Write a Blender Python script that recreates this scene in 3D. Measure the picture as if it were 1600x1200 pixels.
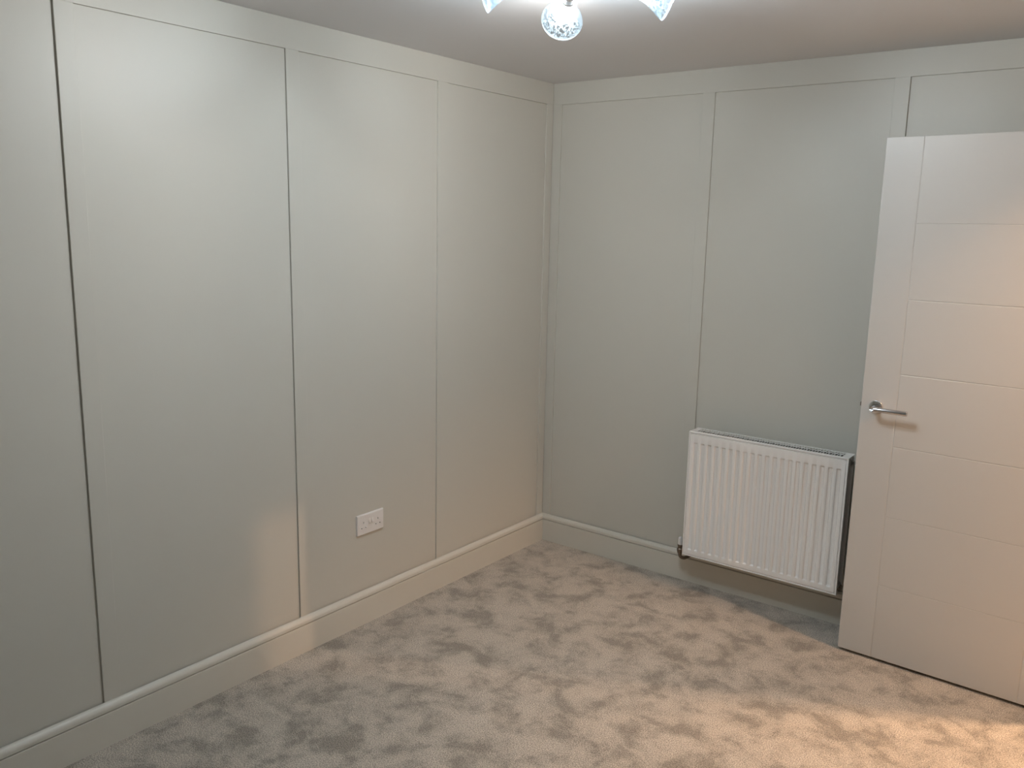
import bpy, bmesh, math, random
from mathutils import Vector, Matrix

# ------------------------------------------------------------------ clear
for o in list(bpy.data.objects):
    bpy.data.objects.remove(o, do_unlink=True)
S = bpy.context.scene
COL = S.collection
H = 2.3355                       # ceiling height

# ------------------------------------------------------------------ camera
yaw, pitch, roll = 0.6486, -0.185, 0.0205
fwd = Vector((-math.sin(yaw) * math.cos(pitch), math.cos(yaw) * math.cos(pitch), math.sin(pitch)))
r0 = fwd.cross(Vector((0, 0, 1))).normalized()
u0 = r0.cross(fwd)
rt = math.cos(roll) * r0 + math.sin(roll) * u0
up = -math.sin(roll) * r0 + math.cos(roll) * u0
cam_data = bpy.data.cameras.new('camera')
cam_data.sensor_width = 36.0
cam_data.lens = 1334.97 * 36.0 / 1600.0
cam_data.clip_start = 0.02
cam = bpy.data.objects.new('camera', cam_data)
COL.objects.link(cam)
M3 = Matrix((rt, up, -fwd)).transposed()
cam.matrix_world = Matrix.Translation((2.5032, -3.5935, 1.6581)) @ M3.to_4x4()
S.camera = cam

# ------------------------------------------------------------------ world, exposure
w = bpy.data.worlds.new('night')
S.world = w
w.use_nodes = True
w.node_tree.nodes['Background'].inputs[0].default_value = (0.02, 0.025, 0.04, 1)
w.node_tree.nodes['Background'].inputs[1].default_value = 0.2
S.view_settings.view_transform = 'Standard'
S.view_settings.look = 'None'
S.view_settings.gamma = 1.0
S.view_settings.use_curve_mapping = False
S.view_settings.exposure = 0.38

BULB = 570.0                     # emission of each bulb of the ceiling light
BULB_COL = (1.0, 0.97, 0.925)
HALL_A, STRIP_B, FILL_C, FILL_D = 190.0, 118.0, 72.0, 74.0    # hallway lamp, then added spots for strip, wall and door (W)
WARM = (1.0, 0.62, 0.36)


def warm_spot(name, loc, target, watts, angle, blend, radius=0.035):
    l = bpy.data.lights.new(name, 'SPOT')
    l.energy = watts
    l.color = WARM
    l.spot_size = math.radians(angle)
    l.spot_blend = blend
    l.shadow_soft_size = radius
    o = bpy.data.objects.new(name, l)
    COL.objects.link(o)
    o.location = loc
    o.rotation_euler = (Vector(target) - Vector(loc)).to_track_quat('-Z', 'Y').to_euler()
    return o


warm_spot('hallway_spot', (2.86, -0.03, 2.30), (2.38, -0.62, 0.0), HALL_A, 74, 1.0)
warm_spot('landing_strip_spot', (4.35, 0.716, 2.30), (0.0, -1.7, 0.3), STRIP_B, 60, 0.8, 0.012)  # added spot that throws the lit strip on the left wall
warm_spot('hallway_spot', (2.98, -0.40, 2.30), (0.0, -0.55, 0.28), FILL_C, 50, 1.0, 0.10)  # added warm fill aimed at the low left wall near the corner
warm_spot('hallway_spot', (2.98, -0.58, 2.30), (2.94, -0.60, 0.0), FILL_D, 125, 0.8)  # added fill that warms the door face

# ------------------------------------------------------------------ helpers
def mat(name, col, rough=0.5, metal=0.0, spec=0.5):
    m = bpy.data.materials.new(name)
    m.use_nodes = True
    b = m.node_tree.nodes['Principled BSDF']
    b.inputs['Base Color'].default_value = (*col, 1)
    b.inputs['Roughness'].default_value = rough
    b.inputs['Metallic'].default_value = metal
    b.inputs['Specular IOR Level'].default_value = spec
    return m


def nd(m, typ, **kw):
    n = m.node_tree.nodes.new(typ)
    for k, v in kw.items():
        setattr(n, k, v)
    return n


def lk(m, a, b):
    m.node_tree.links.new(a, b)


def objcoord(m):
    return nd(m, 'ShaderNodeTexCoord').outputs['Object']


def add_bump(m, scale, strength, dist, detail=3.0):
    n = nd(m, 'ShaderNodeTexNoise')
    n.inputs['Scale'].default_value = scale
    n.inputs['Detail'].default_value = detail
    lk(m, objcoord(m), n.inputs['Vector'])
    b = nd(m, 'ShaderNodeBump')
    b.inputs['Strength'].default_value = strength
    b.inputs['Distance'].default_value = dist
    lk(m, n.outputs['Fac'], b.inputs['Height'])
    lk(m, b.outputs['Normal'], m.node_tree.nodes['Principled BSDF'].inputs['Normal'])
    return m


def link(name, me, material, parent=None, kind=None):
    o = bpy.data.objects.new(name, me)
    COL.objects.link(o)
    if material is not None:
        me.materials.append(material)
    if parent is not None:
        o.parent = parent
    if kind:
        o['kind'] = kind
    return o


def finish(bm, name, material, parent=None, kind=None, smooth=None):
    bmesh.ops.recalc_face_normals(bm, faces=bm.faces)
    me = bpy.data.meshes.new(name)
    bm.to_mesh(me)
    bm.free()
    if smooth is not None:
        for p in me.polygons:
            p.use_smooth = True
        me.set_sharp_from_angle(angle=math.radians(smooth))
    return link(name, me, material, parent, kind)


def add_box(bm, lo, hi):
    x0, y0, z0 = lo
    x1, y1, z1 = hi
    v = [bm.verts.new(c) for c in ((x0, y0, z0), (x1, y0, z0), (x1, y1, z0), (x0, y1, z0),
                                   (x0, y0, z1), (x1, y0, z1), (x1, y1, z1), (x0, y1, z1))]
    for f in ((0, 3, 2, 1), (4, 5, 6, 7), (0, 1, 5, 4), (1, 2, 6, 5), (2, 3, 7, 6), (3, 0, 4, 7)):
        bm.faces.new([v[i] for i in f])
    return v


def box(name, lo, hi, material, parent=None, kind=None, bevel=0.0, seg=2):
    bm = bmesh.new()
    add_box(bm, lo, hi)
    if bevel:
        bmesh.ops.bevel(bm, geom=bm.edges[:], offset=bevel, segments=seg, profile=0.6, affect='EDGES')
    return finish(bm, name, material, parent, kind, smooth=35 if bevel else None)


def add_lathe(bm, prof, origin, axis, n=24, cap0=False, cap1=False):
    """prof: (t along the axis, radius)"""
    a = Vector(axis).normalized()
    ref = Vector((0, 0, 1)) if abs(a.z) < 0.9 else Vector((1, 0, 0))
    e1 = a.cross(ref).normalized()
    e2 = a.cross(e1)
    rings = []
    for t, r in prof:
        c = Vector(origin) + a * t
        rings.append([bm.verts.new(c + (e1 * math.cos(2 * math.pi * i / n) + e2 * math.sin(2 * math.pi * i / n)) * r)
                      for i in range(n)])
    for A, B in zip(rings, rings[1:]):
        for i in range(n):
            bm.faces.new((A[i], A[(i + 1) % n], B[(i + 1) % n], B[i]))
    if cap0:
        bm.faces.new(rings[0][::-1])
    if cap1:
        bm.faces.new(rings[-1])
    return rings


def lathe(name, prof, origin, axis, material, parent=None, n=24, cap0=True, cap1=True, smooth=40):
    bm = bmesh.new()
    add_lathe(bm, prof, origin, axis, n, cap0, cap1)
    return finish(bm, name, material, parent, smooth=smooth)


def add_tube(bm, pts, r, n=14):
    pts = [Vector(p) for p in pts]
    rings = []
    prev = None
    for i, p in enumerate(pts):
        d = (pts[min(i + 1, len(pts) - 1)] - pts[max(i - 1, 0)]).normalized()
        if prev is None:
            ref = Vector((0, 0, 1)) if abs(d.z) < 0.9 else Vector((1, 0, 0))
            e1 = d.cross(ref).normalized()
        else:
            e1 = (prev - d * prev.dot(d)).normalized()
        prev = e1
        e2 = d.cross(e1)
        rr = r[i] if isinstance(r, (list, tuple)) else r
        rings.append([bm.verts.new(p + (e1 * math.cos(2 * math.pi * k / n) + e2 * math.sin(2 * math.pi * k / n)) * rr)
                      for k in range(n)])
    for A, B in zip(rings, rings[1:]):
        for k in range(n):
            bm.faces.new((A[k], A[(k + 1) % n], B[(k + 1) % n], B[k]))
    bm.faces.new(rings[0][::-1])
    bm.faces.new(rings[-1])


def tube(name, pts, r, material, parent=None, n=14):
    bm = bmesh.new()
    add_tube(bm, pts, r, n)
    return finish(bm, name, material, parent, smooth=50)


def empty(name, loc, label, cat, group=None):
    o = bpy.data.objects.new(name, None)
    COL.objects.link(o)
    o.location = loc
    o['label'] = label
    o['category'] = cat
    if group:
        o['group'] = group
    return o


def under(parent, *objs):
    """objects were modelled in world space: keep them there under a placed parent"""
    bpy.context.view_layer.update()
    inv = Matrix.Translation(parent.location).inverted()
    for o in objs:
        o.parent = parent
        o.matrix_parent_inverse = inv


# ------------------------------------------------------------------ materials
PAINT = (0.61, 0.588, 0.53)
M_wall = add_bump(mat('greige_satin_paint', PAINT, 0.42, 0.0, 0.4), 180, 0.05, 0.002)
M_trim = add_bump(mat('greige_trim_paint', (0.665, 0.638, 0.572), 0.36, 0.0, 0.5), 120, 0.03, 0.001)
M_ceil = add_bump(mat('white_ceiling_emulsion', (0.79, 0.795, 0.82), 0.9, 0.0, 0.2), 160, 0.08, 0.002)
M_door = add_bump(mat('white_door_paint', (0.60, 0.585, 0.56), 0.36, 0.0, 0.5), 90, 0.03, 0.001)
M_hall = mat('hallway_paint', (0.62, 0.58, 0.52), 0.6)
M_enamel = mat('white_radiator_enamel', (0.90, 0.89, 0.88), 0.13, 0.0, 0.6)
M_plastic = mat('white_moulded_plastic', (0.82, 0.79, 0.77), 0.3)
M_dark = mat('dark_hole_shade', (0.015, 0.013, 0.012), 0.8)
M_steel = mat('grey_primed_steel', (0.42, 0.40, 0.37), 0.5, 0.2)
M_fin = mat('shade_darkened_steel', (0.05, 0.047, 0.044), 0.6, 0.4)
M_brass = add_bump(mat('aged_valve_metal', (0.20, 0.16, 0.125), 0.42, 0.85), 300, 0.1, 0.001)
M_nickel = mat('nickel_plug', (0.72, 0.70, 0.66), 0.22, 1.0)
M_chrome = mat('satin_chrome', (0.60, 0.60, 0.62), 0.16, 1.0)
M_polish = mat('polished_chrome', (0.75, 0.75, 0.77), 0.07, 1.0)

M_holder = mat('brushed_pale_nickel', (0.85, 0.86, 0.88), 0.38, 1.0)

# carpet: taupe cut pile, shading of the leaning pile painted into its colour
M_carpet = mat('taupe_cut_pile', (0.3, 0.26, 0.22), 0.95, 0.0, 0.1)
_b = M_carpet.node_tree.nodes['Principled BSDF']
_b.inputs['Sheen Weight'].default_value = 0.25
_b.inputs['Sheen Roughness'].default_value = 0.5
co = objcoord(M_carpet)
n1 = nd(M_carpet, 'ShaderNodeTexNoise')
n1.inputs['Scale'].default_value = 8.0
n1.inputs['Detail'].default_value = 5.0
n1.inputs['Roughness'].default_value = 0.62
n1.inputs['Distortion'].default_value = 0.35
lk(M_carpet, co, n1.inputs['Vector'])
cr = nd(M_carpet, 'ShaderNodeValToRGB')
cr.color_ramp.elements[0].position = 0.37
cr.color_ramp.elements[0].color = (0.29, 0.260, 0.222, 1)
cr.color_ramp.elements[1].position = 0.60
cr.color_ramp.elements[1].color = (0.515, 0.460, 0.395, 1)
e = cr.color_ramp.elements.new(0.49)
e.color = (0.435, 0.389, 0.334, 1)
n4 = nd(M_carpet, 'ShaderNodeTexNoise')             # finer painted pile shading feathers the edges of the patches
n4.inputs['Scale'].default_value = 24.0
n4.inputs['Detail'].default_value = 4.0
n4.inputs['Roughness'].default_value = 0.65
n4.inputs['Distortion'].default_value = 0.8
lk(M_carpet, co, n4.inputs['Vector'])
ma = nd(M_carpet, 'ShaderNodeMath', operation='MULTIPLY_ADD')
ma.inputs[1].default_value = 0.30
lk(M_carpet, n4.outputs['Fac'], ma.inputs[0])
lk(M_carpet, n1.outputs['Fac'], ma.inputs[2])
ms = nd(M_carpet, 'ShaderNodeMath', operation='SUBTRACT')
ms.inputs[1].default_value = 0.15
lk(M_carpet, ma.outputs[0], ms.inputs[0])
lk(M_carpet, ms.outputs[0], cr.inputs['Fac'])
n2 = nd(M_carpet, 'ShaderNodeTexNoise')
n2.inputs['Scale'].default_value = 260.0
n2.inputs['Detail'].default_value = 3.0
lk(M_carpet, co, n2.inputs['Vector'])
mr = nd(M_carpet, 'ShaderNodeMapRange')
mr.inputs['From Min'].default_value = 0.3
mr.inputs['From Max'].default_value = 0.7
mr.inputs['To Min'].default_value = 0.35
mr.inputs['To Max'].default_value = 1.62
lk(M_carpet, n2.outputs['Fac'], mr.inputs['Value'])
mx = nd(M_carpet, 'ShaderNodeVectorMath', operation='SCALE')
lk(M_carpet, cr.outputs['Color'], mx.inputs[0])
lk(M_carpet, mr.outputs['Result'], mx.inputs['Scale'])
lk(M_carpet, mx.outputs[0], _b.inputs['Base Color'])
n3 = nd(M_carpet, 'ShaderNodeTexNoise')
n3.inputs['Scale'].default_value = 7.0
n3.inputs['Detail'].default_value = 4.0
lk(M_carpet, co, n3.inputs['Vector'])
bp1 = nd(M_carpet, 'ShaderNodeBump')
bp1.inputs['Strength'].default_value = 0.5
bp1.inputs['Distance'].default_value = 0.012
lk(M_carpet, n3.outputs['Fac'], bp1.inputs['Height'])
bp2 = nd(M_carpet, 'ShaderNodeBump')
bp2.inputs['Strength'].default_value = 0.8
bp2.inputs['Distance'].default_value = 0.005
lk(M_carpet, n2.outputs['Fac'], bp2.inputs['Height'])
lk(M_carpet, bp1.outputs['Normal'], bp2.inputs['Normal'])
lk(M_carpet, bp2.outputs['Normal'], _b.inputs['Normal'])

# bulb
M_bulb = bpy.data.materials.new('lit_bulb')
M_bulb.use_nodes = True
nt = M_bulb.node_tree
nt.nodes.clear()
em = nt.nodes.new('ShaderNodeEmission')
em.inputs[0].default_value = (*BULB_COL, 1)
em.inputs[1].default_value = BULB
out = nt.nodes.new('ShaderNodeOutputMaterial')
nt.links.new(em.outputs[0], out.inputs[0])

# crackled clear glass: lets most light straight through, with brighter frosted cut lines
M_glass = bpy.data.materials.new('cut_clear_glass')
M_glass.use_nodes = True
nt = M_glass.node_tree
nt.nodes.clear()
tc = nt.nodes.new('ShaderNodeTexCoord')
vo = nt.nodes.new('ShaderNodeTexVoronoi')
vo.feature = 'DISTANCE_TO_EDGE'
vo.inputs['Scale'].default_value = 62.0
nz = nt.nodes.new('ShaderNodeTexNoise')
nz.inputs['Scale'].default_value = 45.0
mxv = nt.nodes.new('ShaderNodeMix')
mxv.data_type = 'VECTOR'
mxv.inputs['Factor'].default_value = 0.06
nt.links.new(tc.outputs['Object'], nz.inputs['Vector'])
nt.links.new(tc.outputs['Object'], mxv.inputs[4])
nt.links.new(nz.outputs['Color'], mxv.inputs[5])
nt.links.new(mxv.outputs[1], vo.inputs['Vector'])
rp = nt.nodes.new('ShaderNodeMapRange')
rp.inputs['From Min'].default_value = 0.0
rp.inputs['From Max'].default_value = 0.09
rp.inputs['To Min'].default_value = 0.16
rp.inputs['To Max'].default_value = 0.003
nt.links.new(vo.outputs['Distance'], rp.inputs['Value'])
tr = nt.nodes.new('ShaderNodeBsdfTransparent')
tr.inputs[0].default_value = (0.86, 0.93, 0.98, 1)
tl = nt.nodes.new('ShaderNodeBsdfTranslucent')
tl.inputs[0].default_value = (0.72, 0.88, 1.0, 1)
gl = nt.nodes.new('ShaderNodeBsdfGlossy')
gl.inputs['Roughness'].default_value = 0.08
fr = nt.nodes.new('ShaderNodeFresnel')
fr.inputs['IOR'].default_value = 1.45
m1 = nt.nodes.new('ShaderNodeMixShader')
m2 = nt.nodes.new('ShaderNodeMixShader')
sx = nt.nodes.new('ShaderNodeSeparateXYZ')
nt.links.new(tc.outputs['Object'], sx.inputs[0])
fz = nt.nodes.new('ShaderNodeMapRange')              # the neck is frosted, the bell clear
fz.interpolation_type = 'SMOOTHSTEP'
fz.inputs['From Min'].default_value = 0.040
fz.inputs['From Max'].default_value = 0.080
fz.inputs['To Min'].default_value = 0.07
fz.inputs['To Max'].default_value = 0.0
nt.links.new(sx.outputs['Z'], fz.inputs['Value'])
mxx = nt.nodes.new('ShaderNodeMath')
mxx.operation = 'MAXIMUM'
nt.links.new(rp.outputs['Result'], mxx.inputs[0])
rz = nt.nodes.new('ShaderNodeMapRange')              # ground rim
rz.inputs['From Min'].default_value = 0.1125
rz.inputs['From Max'].default_value = 0.1165
rz.inputs['To Min'].default_value = 0.0
rz.inputs['To Max'].default_value = 0.15
nt.links.new(sx.outputs['Z'], rz.inputs['Value'])
mx2 = nt.nodes.new('ShaderNodeMath')
mx2.operation = 'MAXIMUM'
nt.links.new(fz.outputs['Result'], mx2.inputs[0])
nt.links.new(rz.outputs['Result'], mx2.inputs[1])
nt.links.new(mx2.outputs[0], mxx.inputs[1])
nt.links.new(mxx.outputs[0], m1.inputs[0])
nt.links.new(tr.outputs[0], m1.inputs[1])
nt.links.new(tl.outputs[0], m1.inputs[2])
fs = nt.nodes.new('ShaderNodeMath')
fs.operation = 'MULTIPLY'
fs.inputs[1].default_value = 0.45
nt.links.new(fr.outputs[0], fs.inputs[0])
nt.links.new(fs.outputs[0], m2.inputs[0])
nt.links.new(m1.outputs[0], m2.inputs[1])
nt.links.new(gl.outputs[0], m2.inputs[2])
out = nt.nodes.new('ShaderNodeOutputMaterial')
nt.links.new(m2.outputs[0], out.inputs[0])

# ------------------------------------------------------------------ shell
PD = 0.007                      # panels sit this far behind the stiles
SK = 0.014                      # top of the skirting (z 0.142), its back edge
RAIL_Z = 2.2352

floor = box('floor', (-0.2, -4.6, -0.12), (5.4, 2.2, 0.0), M_carpet, kind='structure')
ceiling = box('ceiling', (-0.2, -4.6, H), (5.4, 2.2, H + 0.12), M_ceil, kind='structure')

# left wall: backing, then raised stiles and top rail around recessed panels
wall_left = box('wall_left', (-0.2, -4.6, 0.0), (-0.012, 0.2, H), M_wall, kind='structure')
left_stiles = [(-0.052, 0.0), (-0.838, -0.7795), (-1.6153, -1.5595), (-2.3924, -2.3375), (-3.170, -3.1145),
               (-3.948, -3.892), (-4.5, -4.45)]
for a, b in left_stiles:
    box('stile', (-0.0125, a, 0.06), (0.0, b, RAIL_Z), M_wall, wall_left, bevel=0.0008, seg=1)
box('top_rail', (-0.0125, -4.5, RAIL_Z), (0.0, 0.0, H), M_wall, wall_left, bevel=0.0008, seg=1)
for (a, b), (c, d) in zip(left_stiles, left_stiles[1:]):
    box('panel', (-0.0125, d + 0.0003, 0.06), (-PD, a - 0.0003, RAIL_Z - 0.0003), M_wall, wall_left)

# back wall (radiator wall), built the same way
wall_back = box('wall_back', (-0.2, 0.012, 0.0), (2.5, 0.2, H), M_wall, kind='structure')
back_stiles = [(0.0, 0.049), (0.7925, 0.8489), (1.5815, 1.6379), (2.346, 2.4)]
for a, b in back_stiles:
    box('stile', (a, 0.0, 0.06), (b, 0.0125, RAIL_Z), M_wall, wall_back, bevel=0.0008, seg=1)
box('top_rail', (0.0, 0.0, RAIL_Z), (2.4, 0.0125, H), M_wall, wall_back, bevel=0.0008, seg=1)
for (a, b), (c, d) in zip(back_stiles, back_stiles[1:]):
    box('panel', (b + 0.0003, PD, 0.06), (c - 0.0003, 0.0125, RAIL_Z - 0.0003), M_wall, wall_back)

# wall with the doorway (just outside the photograph), hallway beyond it
JN, JF = -1.035, -0.262         # near and far jamb
HEAD = 2.005


def multi(name, boxes, material, kind='structure'):
    bm = bmesh.new()
    for lo, hi in boxes:
        add_box(bm, lo, hi)
    return finish(bm, name, material, kind=kind)


multi('wall_right', [((2.40, -1.25, 0), (2.50, JN, H)), ((2.40, JF, 0), (2.50, 0.012, H)),
                     ((2.40, JN, HEAD), (2.50, JF, H))], M_wall)
box('wall_return', (2.40, -1.35, 0), (3.5, -1.25, H), M_wall, kind='structure')
box('wall_alcove', (3.4, -4.6, 0), (3.5, -1.35, H), M_wall, kind='structure')
box('wall_front', (-0.2, -4.7, 0), (3.5, -4.5, H), M_wall, kind='structure')
FN, FF = 0.224, 0.99            # unseen opening, placed so its edge cuts the left-wall light strip
multi('wall_hallway', [((3.5, -1.35, 0), (3.6, FN, H)), ((3.5, FF, 0), (3.6, 1.3, H)),
                       ((3.5, FN, HEAD), (3.6, FF, H)),
                       ((2.5, 1.2, 0), (3.5, 1.3, H)), ((2.4, 0.2, 0), (2.5, 1.3, H))], M_hall)
multi('wall_landing', [((5.2, -0.4, 0), (5.3, 2.1, H)), ((3.6, 2.0, 0), (5.2, 2.1, H)),
                       ((3.6, -0.4, 0), (5.2, -0.3, H)), ((3.5, 1.3, 0), (3.6, 2.1, H))], M_hall)


# skirting: flat board, scored line, small ovolo, bevelled top
def skirting(name, A, B, nrm, mitre0=0.0, mitre1=0.0):
    prof = [(0.0, 0.0), (0.018, 0.0), (0.018, 0.1112), (0.0172, 0.1124), (0.0090, 0.1130), (0.0090, 0.1162),
            (0.0174, 0.1166), (0.0176, 0.1262), (0.0170, 0.1290), (0.0157, 0.1320), (0.0137, 0.1352),
            (0.0112, 0.1383), (0.0085, 0.1407), (0.0055, 0.1421), (0.0, 0.1425)]
    A, B, nrm = Vector(A), Vector(B), Vector(nrm)
    d = (B - A).normalized()
    bm = bmesh.new()
    ra, rb = [], []
    for t, z in prof:
        ra.append(bm.verts.new(A + nrm * t + d * (mitre0 * t) + Vector((0, 0, z))))
        rb.append(bm.verts.new(B + nrm * t - d * (mitre1 * t) + Vector((0, 0, z))))
    n = len(prof)
    for i in range(n):
        bm.faces.new((ra[i], ra[(i + 1) % n], rb[(i + 1) % n], rb[i]))
    bm.faces.new(ra[::-1])
    bm.faces.new(rb)
    return finish(bm, name, M_trim, kind='structure', smooth=25)


skirting('baseboard_left', (0, -4.5, 0), (0, 0, 0), (1, 0, 0), 0, 1)
skirting('baseboard_back', (0, 0, 0), (2.40, 0, 0), (0, -1, 0), 1, 0)

# ------------------------------------------------------------------ door leaf (open, nearly flat to the back wall)
DX, DY, DA = 1.6351, -0.2413, -0.0318
DW, DT, DZ0, DZ1 = 0.762, 0.040, 0.0117, 1.9927
door = bpy.data.objects.new('door_1', None)
COL.objects.link(door)
door.location = (DX, DY, 0)
door.rotation_euler = (0, 0, DA)
door['kind'] = 'structure'
door['label'] = 'white flush door with scored horizontal lines, standing open in front of the radiator'
# local frame: x along the leaf from the latch edge, y into the leaf thickness, z up
box('door_core', (0.0008, 0.0015, DZ0 + 0.0006), (DW - 0.0008, DT, DZ1 - 0.0006), M_door, door)
GX = 0.129
gz = [0.3125, 0.5885, 0.864, 1.140, 1.4158, 1.690]
G = 0.0006


def door_piece(name, x0, x1, z0, z1, round_corner=None):
    bm = bmesh.new()
    add_box(bm, (x0, 0.0, z0), (x1, 0.003, z1))
    ed = [e for e in bm.edges if all(v.co.y < 0.001 for v in e.verts)]
    bmesh.ops.bevel(bm, geom=ed, offset=0.0021, segments=2, profile=0.5, affect='EDGES')
    return finish(bm, name, M_door, door)


door_piece('stile', 0, GX - G, DZ0, DZ1)
door_piece('stile', DW - GX + G, DW, DZ0, DZ1)
zz = [DZ0] + gz + [DZ1]
for a, b in zip(zz, zz[1:]):
    door_piece('panel', GX, DW - GX, a + (0 if a == DZ0 else G / 2), b - (0 if b == DZ1 else G / 2))
# lever handle
hz, hx = 1.0080, 0.0560
h = bpy.data.objects.new('door_handle', None)
COL.objects.link(h)
h.parent = door
h.location = (hx, 0, hz)
lathe('rose', [(0.0, 0.0255), (0.0055, 0.0255), (0.0075, 0.0245), (0.0085, 0.0225), (0.0085, 0.012)], (0, 0, 0), (0, -1, 0),
      M_polish, h, n=40, cap0=True, cap1=True)
LR = 0.0095
NECK = 0.060
bm = bmesh.new()
# neck and lever meet in a mitre: two cylinders cut on the diagonal plane
n = 24
ringA, ringM, ringB = [], [], []
for i in range(n):
    c, s = math.cos(2 * math.pi * i / n) * LR, math.sin(2 * math.pi * i / n) * LR
    ringA.append(bm.verts.new((c, -0.008, s)))
    ringM.append(bm.verts.new((c, -NECK - c, s)))          # diagonal cut, outer corner at c = -LR
    ringB.append(bm.verts.new((0.124, -NECK - c, s)))
rc = [bm.verts.new((0.1255, v.co.y * 0.9 - NECK * 0.1, v.co.z * 0.9)) for v in ringB]
for A, B in ((ringA, ringM), (ringM, ringB), (ringB, rc)):
    for i in range(n):
        bm.faces.new((A[i], A[(i + 1) % n], B[(i + 1) % n], B[i]))
bm.faces.new(ringA[::-1])
bm.faces.new(rc)
finish(bm, 'lever', M_chrome, h, smooth=35)
# latch tongue on the edge
box('latch_bolt', (-0.0075, 0.014, hz - 0.007), (0.002, 0.025, hz + 0.008), M_brass, door, bevel=0.0015)
for z in (0.25, 1.0, 1.75):
    lathe('hinge', [(0, 0.006), (0.1, 0.006)], (DW + 0.004, -0.004, z - 0.05), (0, 0, 1), M_chrome, door, n=12)

# ------------------------------------------------------------------ plates with holes (grille, socket)
def add_plate(bm, xs, zs, holes, y_front, depth, flip=1.0):
    """flat plate in XZ at y_front; holes = set of (i, j) cells; walls of the holes run back by depth"""
    V = {}

    def v(i, j, k):
        key = (i, j, k)
        if key not in V:
            V[key] = bm.verts.new((xs[i], y_front + (depth if k else 0.0), zs[j]))
        return V[key]
    nx, nz = len(xs) - 1, len(zs) - 1
    for i in range(nx):
        for j in range(nz):
            if (i, j) in holes:
                continue
            bm.faces.new((v(i, j, 0), v(i + 1, j, 0), v(i + 1, j + 1, 0), v(i, j + 1, 0)))
            for (di, dj, a, b) in ((-1, 0, (i, j), (i, j + 1)), (1, 0, (i + 1, j), (i + 1, j + 1)),
                                   (0, -1, (i, j), (i + 1, j)), (0, 1, (i, j + 1), (i + 1, j + 1))):
                p, q = i + di, j + dj
                if (p, q) in holes or p < 0 or q < 0 or p >= nx or q >= nz:
                    bm.faces.new((v(*a, 0), v(*b, 0), v(*b, 1), v(*a, 1)))


# ------------------------------------------------------------------ radiator
RX0, RX1, RZ0, RZ1 = 0.8835, 1.5805, 0.1755, 0.7600
RYF, RYB = -0.131, -0.040
rad = empty('radiator', ((RX0 + RX1) / 2, 0.0, RZ0),
            'white panel radiator with upright flutes, on the wall behind the open door', 'radiator')
parts = []


def sstep(a, b, t):
    t = min(1.0, max(0.0, (t - a) / (b - a)))
    return t * t * (3 - 2 * t)


def fluted_panel(name, yf, sgn, detail=True):
    """pressed steel sheet: twenty upright channels with rounded ends and a seam along the rim"""
    W = RX1 - RX0
    fl = [0.0345 + 0.03305 * i for i in range(20)]
    zb, zt = 0.2045 - RZ0, 0.7125 - RZ0
    hw = 0.0102                                           # half width of a channel
    ramp = 0.0042
    xs = {0.0, W, 0.0045, 0.006, 0.0085, 0.010, W - 0.0045, W - 0.006, W - 0.0085, W - 0.010}
    for c in fl:
        for d in (-hw, -hw + ramp * 0.2, -hw + ramp * 0.4, -hw + ramp * 0.6, -hw + ramp * 0.8, -hw + ramp, 0,
                  hw - ramp, hw - ramp * 0.8, hw - ramp * 0.6, hw - ramp * 0.4, hw - ramp * 0.2, hw):
            xs.add(round(c + d, 6))
    xs = sorted(xs)
    HZ = RZ1 - RZ0
    zs = {0.0, HZ, 0.0045, 0.006, 0.0085, 0.010, HZ - 0.0045, HZ - 0.006, HZ - 0.0085, HZ - 0.010}
    for k in range(0, 6):
        zs.add(round(zb + 0.007 * k / 5, 6))
        zs.add(round(zt - 0.007 * k / 5, 6))
    zs.add((zb + zt) / 2)
    zs = sorted(zs)

    def dep(x, z):
        d = 0.0
        for c in fl:
            a = abs(x - c)
            if a < hw:
                d = 0.0066 * sstep(0, ramp, hw - a) * sstep(0, 0.007, min(z - zb, zt - z))
        m = min(x, W - x, z, HZ - z)
        if 0.0055 < m < 0.0088:
            d += 0.0050
        return d
    bm = bmesh.new()
    grid = [[bm.verts.new((RX0 + x, yf + sgn * dep(x, z), RZ0 + z)) for z in zs] for x in xs]
    for i in range(len(xs) - 1):
        for j in range(len(zs) - 1):
            bm.faces.new((grid[i][j], grid[i + 1][j], grid[i + 1][j + 1], grid[i][j + 1]))
    # returned rim
    loop = [grid[i][0] for i in range(len(xs))] + [grid[-1][j] for j in range(1, len(zs))] + \
           [grid[i][-1] for i in range(len(xs) - 2, -1, -1)] + [grid[0][j] for j in range(len(zs) - 2, 0, -1)]
    back = [bm.verts.new((v.co.x, yf + sgn * 0.012, v.co.z)) for v in loop]
    k = len(loop)
    for i in range(k):
        bm.faces.new((loop[i], loop[(i + 1) % k], back[(i + 1) % k], back[i]))
    bm.faces.new(back)
    return finish(bm, name, M_enamel, smooth=50)


parts.append(fluted_panel('front_panel', RYF, 1))
# back panel: plain water-carrying sheet with a flanged edge
bm = bmesh.new()
add_box(bm, (RX0 + 0.004, RYB - 0.014, RZ0 + 0.004), (RX1 - 0.002, RYB, RZ1 - 0.006))
bmesh.ops.bevel(bm, geom=bm.edges[:], offset=0.003, segments=2, affect='EDGES')
parts.append(finish(bm, 'back_panel', M_enamel, smooth=40))
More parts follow.
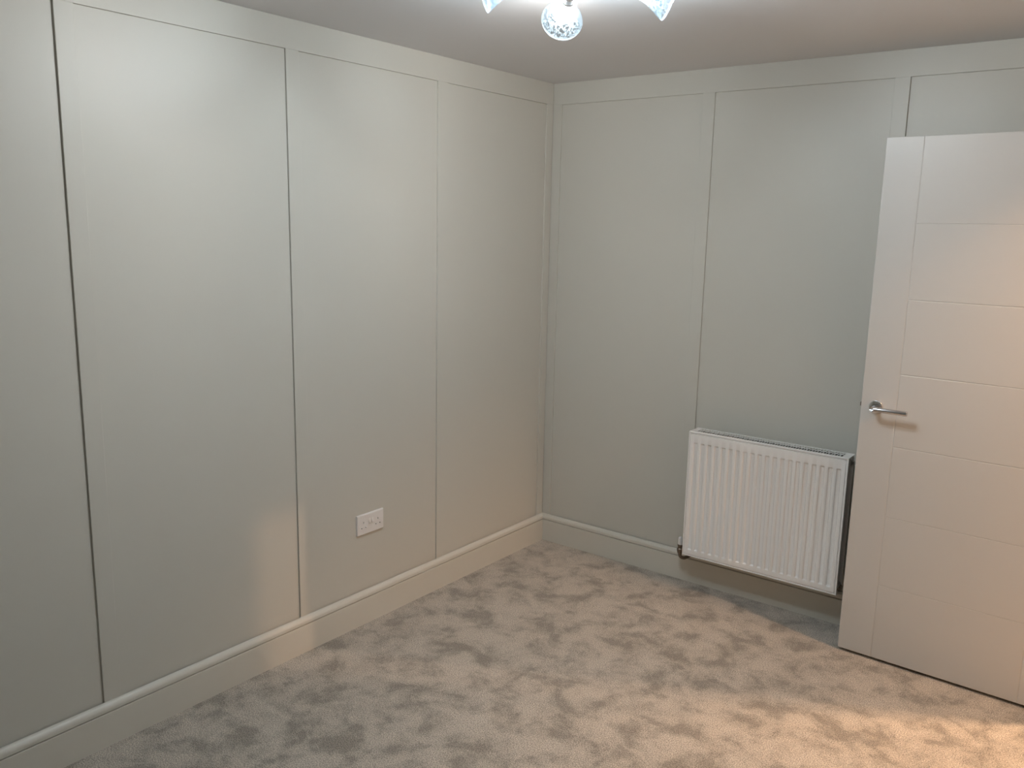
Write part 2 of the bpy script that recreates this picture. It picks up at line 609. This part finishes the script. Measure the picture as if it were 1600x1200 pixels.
# convector fins: one folded sheet, coloured dark for the shade under the grille
bm = bmesh.new()
nf = 112
rows = []
for i in range(nf + 1):
    x = RX0 + 0.03 + (RX1 - RX0 - 0.06) * i / nf
    y = RYF + 0.016 if (i // 2) % 2 == 0 else RYB - 0.0145
    if i % 2:
        y = y
    rows.append((bm.verts.new((x, y, RZ0 + 0.035)), bm.verts.new((x, y, RZ1 - 0.004))))
for A, B in zip(rows, rows[1:]):
    bm.faces.new((A[0], B[0], B[1], A[1]))
parts.append(finish(bm, 'convector_fin', M_fin))
# top grille: punched plate, two rows of slots, lipped over both panels
bm = bmesh.new()
ns = 56
xs = [RX0 + 0.0005, RX0 + 0.030]
pitch = (RX1 - RX0 - 0.058) / ns
holes = set()
for i in range(ns):
    a = RX0 + 0.030 + pitch * i
    xs += [a + pitch * 0.76, a + pitch] if i < ns - 1 else [a + pitch * 0.76]
xs += [RX1 - 0.0005]
ys = [RYF + 0.006, RYF + 0.017, RYF + 0.044, RYF + 0.050, RYF + 0.076, RYB]
add_plate(bm, xs, ys, {(1 + 2 * i, j) for i in range(ns) for j in (1, 3)}, 0.0, 0.0012)
for v in bm.verts:
    v.co = Vector((v.co.x, v.co.z, RZ1 + 0.001 - v.co.y))
add_box(bm, (RX0 + 0.0012, RYF + 0.004, RZ1 - 0.020), (RX0 + 0.0022, RYB, RZ1 - 0.001))
parts.append(finish(bm, 'top_grille', M_enamel))
# corner manifolds and plugs that show at the open end
for z in (RZ0 + 0.022, RZ1 - 0.034):
    for x in (RX0 + 0.018, RX1 - 0.020):
        parts.append(lathe('manifold', [(0, 0.015), (0.066, 0.015)], (x, RYF + 0.012, z), (0, 1, 0), M_steel, n=18))
vent = lathe('air_vent', [(-0.012, 0.0125), (0.004, 0.0125), (0.005, 0.0105), (0.012, 0.0105), (0.012, 0.005), (0.020, 0.005)],
             (RX1 - 0.006, -0.056, RZ1 - 0.034), (1, 0, 0), M_nickel, n=8)
plug = lathe('blanking_plug', [(-0.012, 0.0125), (0.005, 0.0125), (0.0065, 0.010), (0.011, 0.009)],
             (RX1 - 0.006, -0.064, RZ0 + 0.012), (1, 0, 0), M_brass, n=6)
parts += [vent, plug]
# lockshield valve at the near bottom corner
VX, VY = 0.8490, -0.080
valve = lathe('valve', [(-0.022, 0.0085), (-0.013, 0.0095), (-0.011, 0.0125), (0.001, 0.0155), (0.009, 0.0155), (0.013, 0.0118),
                        (0.021, 0.0112), (0.023, 0.0130), (0.030, 0.0130)],
              (VX, VY, 0.170), (0, 0, 1), M_brass, n=10, smooth=25)
parts.append(valve)
for p in parts:
    under(rad, p)
cap = lathe('valve_cap', [(0, 0.0112), (0.005, 0.0116), (0.028, 0.0106), (0.0335, 0.0085), (0.037, 0.004)], (VX, VY, 0.2005), (0, 0, 1),
            M_plastic, n=20)
tail = lathe('union_nut', [(0.008, 0.0080), (0.012, 0.0080), (0.012, 0.0125), (0.024, 0.0125), (0.025, 0.0085), (0.040, 0.0085)],
             (VX, VY, 0.180), (1, 0, 0), M_brass, n=6, smooth=25)
pipe = tube('pipe', [(VX, VY, 0.152), (VX + 0.001, VY, 0.148)] +
            [(VX + 0.018 - 0.018 * math.cos(a), VY + 0.010 * (1 - math.cos(a)), 0.148 - 0.014 * math.sin(a)) for a in
             [math.pi / 2 * k / 6 for k in range(1, 7)]] + [(VX + 0.022, VY + 0.026, 0.1338), (VX + 0.024, VY + 0.048, 0.1335),
                                                            (VX + 0.024, -0.004, 0.1335)], 0.0078, M_brass, n=12)
under(rad, cap, tail, pipe)
for o in (cap, tail, pipe):
    o.parent = valve
    o.matrix_parent_inverse = Matrix.Identity(4)
    o.location = (0, 0, 0)
# valve is modelled in world space and carries the inverse of the radiator's place, so its children need nothing more

# ------------------------------------------------------------------ double socket
SY, SZ, SXF = -1.2455, 0.4285, 0.0025
SW, SHH = 0.148, 0.0855
sock = empty('wall_socket', (-PD, SY, SZ), 'white double plug socket low on the panelled wall, above the skirting', 'socket')
# local frame for modelling: u along +Y (to the corner), z up, front faces +X
rect = []
for cu in (-0.0395, 0.0405):
    rect.append((cu - 0.0020, cu + 0.0020, 0.0040, 0.0120))                 # earth
    for du in (-0.0115, 0.0115):
        rect.append((cu + du - 0.0033, cu + du + 0.0033, -0.0165, -0.0122))  # live, neutral
bev = 0.0026
us = sorted({-SW / 2 + bev, SW / 2 - bev} | {r[0] for r in rect} | {r[1] for r in rect})
zs = sorted({-SHH / 2 + bev, SHH / 2 - bev} | {r[2] for r in rect} | {r[3] for r in rect})
holes = set()
for i in range(len(us) - 1):
    for j in range(len(zs) - 1):
        cu, cz = (us[i] + us[i + 1]) / 2, (zs[j] + zs[j + 1]) / 2
        if any(r[0] < cu < r[1] and r[2] < cz < r[3] for r in rect):
            holes.add((i, j))
bm = bmesh.new()
add_plate(bm, us, zs, holes, 0.0, 0.007)
# bevelled rim down to the wall
o_in = [(us[0], zs[0]), (us[-1], zs[0]), (us[-1], zs[-1]), (us[0], zs[-1])]
o_out = [(-SW / 2, -SHH / 2), (SW / 2, -SHH / 2), (SW / 2, SHH / 2), (-SW / 2, SHH / 2)]
ri = [bm.verts.new((a, 0.0, b)) for a, b in o_in]
ro = [bm.verts.new((a, 0.0030, b)) for a, b in o_out]
rb = [bm.verts.new((a, 0.0095, b)) for a, b in o_out]
for A, B in ((ri, ro), (ro, rb)):
    for i in range(4):
        bm.faces.new((A[i], A[(i + 1) % 4], B[(i + 1) % 4], B[i]))
bmesh.ops.remove_doubles(bm, verts=bm.verts, dist=1e-5)
for v in bm.verts:                                       # (u, y, z) -> world axes
    v.co = Vector((0.0095 - v.co.y, v.co.x, v.co.z))
finish(bm, 'faceplate', M_plastic, sock)
for r in rect:
    box('pin_hole_shade', (0.0010, r[0] - 0.0002, r[2] - 0.0002), (0.0078, r[1] + 0.0002, r[3] + 0.0002), M_dark, sock)  # dark blocks standing in for the shade inside the holes
for cu in (-0.0075, 0.0085):
    bm = bmesh.new()
    add_box(bm, (0.0085, cu - 0.0055, 0.0005), (0.0105, cu + 0.0055, 0.0215))
    for v in bm.verts:                                    # rocker: lower half stands proud
        if v.co.x > 0.010:
            v.co.x += 0.0032 if v.co.z < 0.01 else -0.0005
    bmesh.ops.bevel(bm, geom=bm.edges[:], offset=0.0008, segments=2, affect='EDGES')
    finish(bm, 'rocker_switch', M_plastic, sock, smooth=40)

# ------------------------------------------------------------------ ceiling light
HX, HY = 1.200, -1.630
lamp = empty('ceiling_light', (HX, HY, H), 'chrome ceiling light with clear cut-glass trumpet shades, all lit', 'ceiling light')
# modelled around the origin = hub axis at the ceiling
lathe('ceiling_plate', [(0.0, 0.070), (0.012, 0.070), (0.020, 0.060), (0.024, 0.020), (0.045, 0.016), (0.062, 0.024), (0.085, 0.022),
                        (0.092, 0.008)], (0, 0, 0), (0, 0, -1), M_polish, lamp, n=36)
TILT = math.radians(15)
AZ0 = 133.0
RR, RZ = 0.250, -0.100           # rim centre: radius from the hub, height below the ceiling
SL = 0.118                       # length of a shade


def shade_mesh():
    """trumpet, axis +Z from the neck (0) to the rim, with a wall thickness"""
    prof = [(0.0, 0.020), (0.012, 0.0235), (0.030, 0.0270), (0.050, 0.0305), (0.070, 0.0365), (0.088, 0.0450), (0.102, 0.0530),
            (0.112, 0.0580), (SL, 0.0600)]
    bm = bmesh.new()
    outer = prof
    inner = [(t, r - 0.0030) for t, r in prof[::-1]]
    tip = [(SL + 0.0015, 0.0585)]
    add_lathe(bm, outer + tip + inner, (0, 0, 0), (0, 0, 1), 40)
    bmesh.ops.recalc_face_normals(bm, faces=bm.faces)
    me = bpy.data.meshes.new('glass_shade')
    bm.to_mesh(me)
    bm.free()
    for p in me.polygons:
        p.use_smooth = True
    me.materials.append(M_glass)
    return me


def bulb_mesh():
    prof = [(0.004, 0.0150), (0.010, 0.0180), (0.022, 0.0205), (0.036, 0.0210), (0.046, 0.0195), (0.054, 0.0155), (0.060, 0.0095), (0.063, 0.003)]
    bm = bmesh.new()
    add_lathe(bm, prof, (0, 0, 0), (0, 0, 1), 16, True, True)
    bmesh.ops.recalc_face_normals(bm, faces=bm.faces)
    me = bpy.data.meshes.new('bulb')
    bm.to_mesh(me)
    bm.free()
    for p in me.polygons:
        p.use_smooth = True
    me.materials.append(M_bulb)
    return me


def collar_mesh():
    prof = [(-0.026, 0.010), (-0.024, 0.0135), (-0.010, 0.0150), (-0.004, 0.0215), (0.006, 0.0215), (0.006, 0.0150)]
    bm = bmesh.new()
    add_lathe(bm, prof, (0, 0, 0), (0, 0, 1), 24, True, True)
    bmesh.ops.recalc_face_normals(bm, faces=bm.faces)
    me = bpy.data.meshes.new('lamp_holder')
    bm.to_mesh(me)
    bm.free()
    for p in me.polygons:
        p.use_smooth = True
    me.set_sharp_from_angle(angle=math.radians(40))
    me.materials.append(M_holder)
    return me


SHADE, BULBM, COLLAR = shade_mesh(), bulb_mesh(), collar_mesh()
for k in range(4):
    az = math.radians(AZ0 + 90 * k)
    d = Vector((math.cos(az) * math.cos(TILT), math.sin(az) * math.cos(TILT), -math.sin(TILT)))
    rr, rz_ = (RR, RZ) if k == 0 else (RR - 0.006, RZ + 0.013)   # hand-bent arms: not all at one height
    rim = Vector((math.cos(az) * rr, math.sin(az) * rr, rz_))
    neck = rim - d * SL
    rot = d.to_track_quat('Z', 'Y').to_euler()
    # arm: swan curve from the hub to the holder
    h0 = Vector((math.cos(az) * 0.016, math.sin(az) * 0.016, -0.072))
    n0 = neck - d * 0.022
    pts = []
    for i in range(13):
        t = i / 12
        b1 = h0 + Vector((math.cos(az) * 0.05, math.sin(az) * 0.05, 0.035))
        b2 = n0 - d * 0.045
        pts.append(h0 * (1 - t) ** 3 + b1 * 3 * t * (1 - t) ** 2 + b2 * 3 * t * t * (1 - t) + n0 * t ** 3)
    arm = tube('arm', pts, 0.0055, M_polish, lamp, n=12)
    for nm, me in (('lamp_holder', COLLAR), ('glass_shade', SHADE), ('bulb', BULBM)):
        o = bpy.data.objects.new(nm, me)
        COL.objects.link(o)
        o.location = neck
        o.rotation_euler = rot
        if nm == 'lamp_holder':
            o.parent = lamp
        else:
            o.parent = lamp
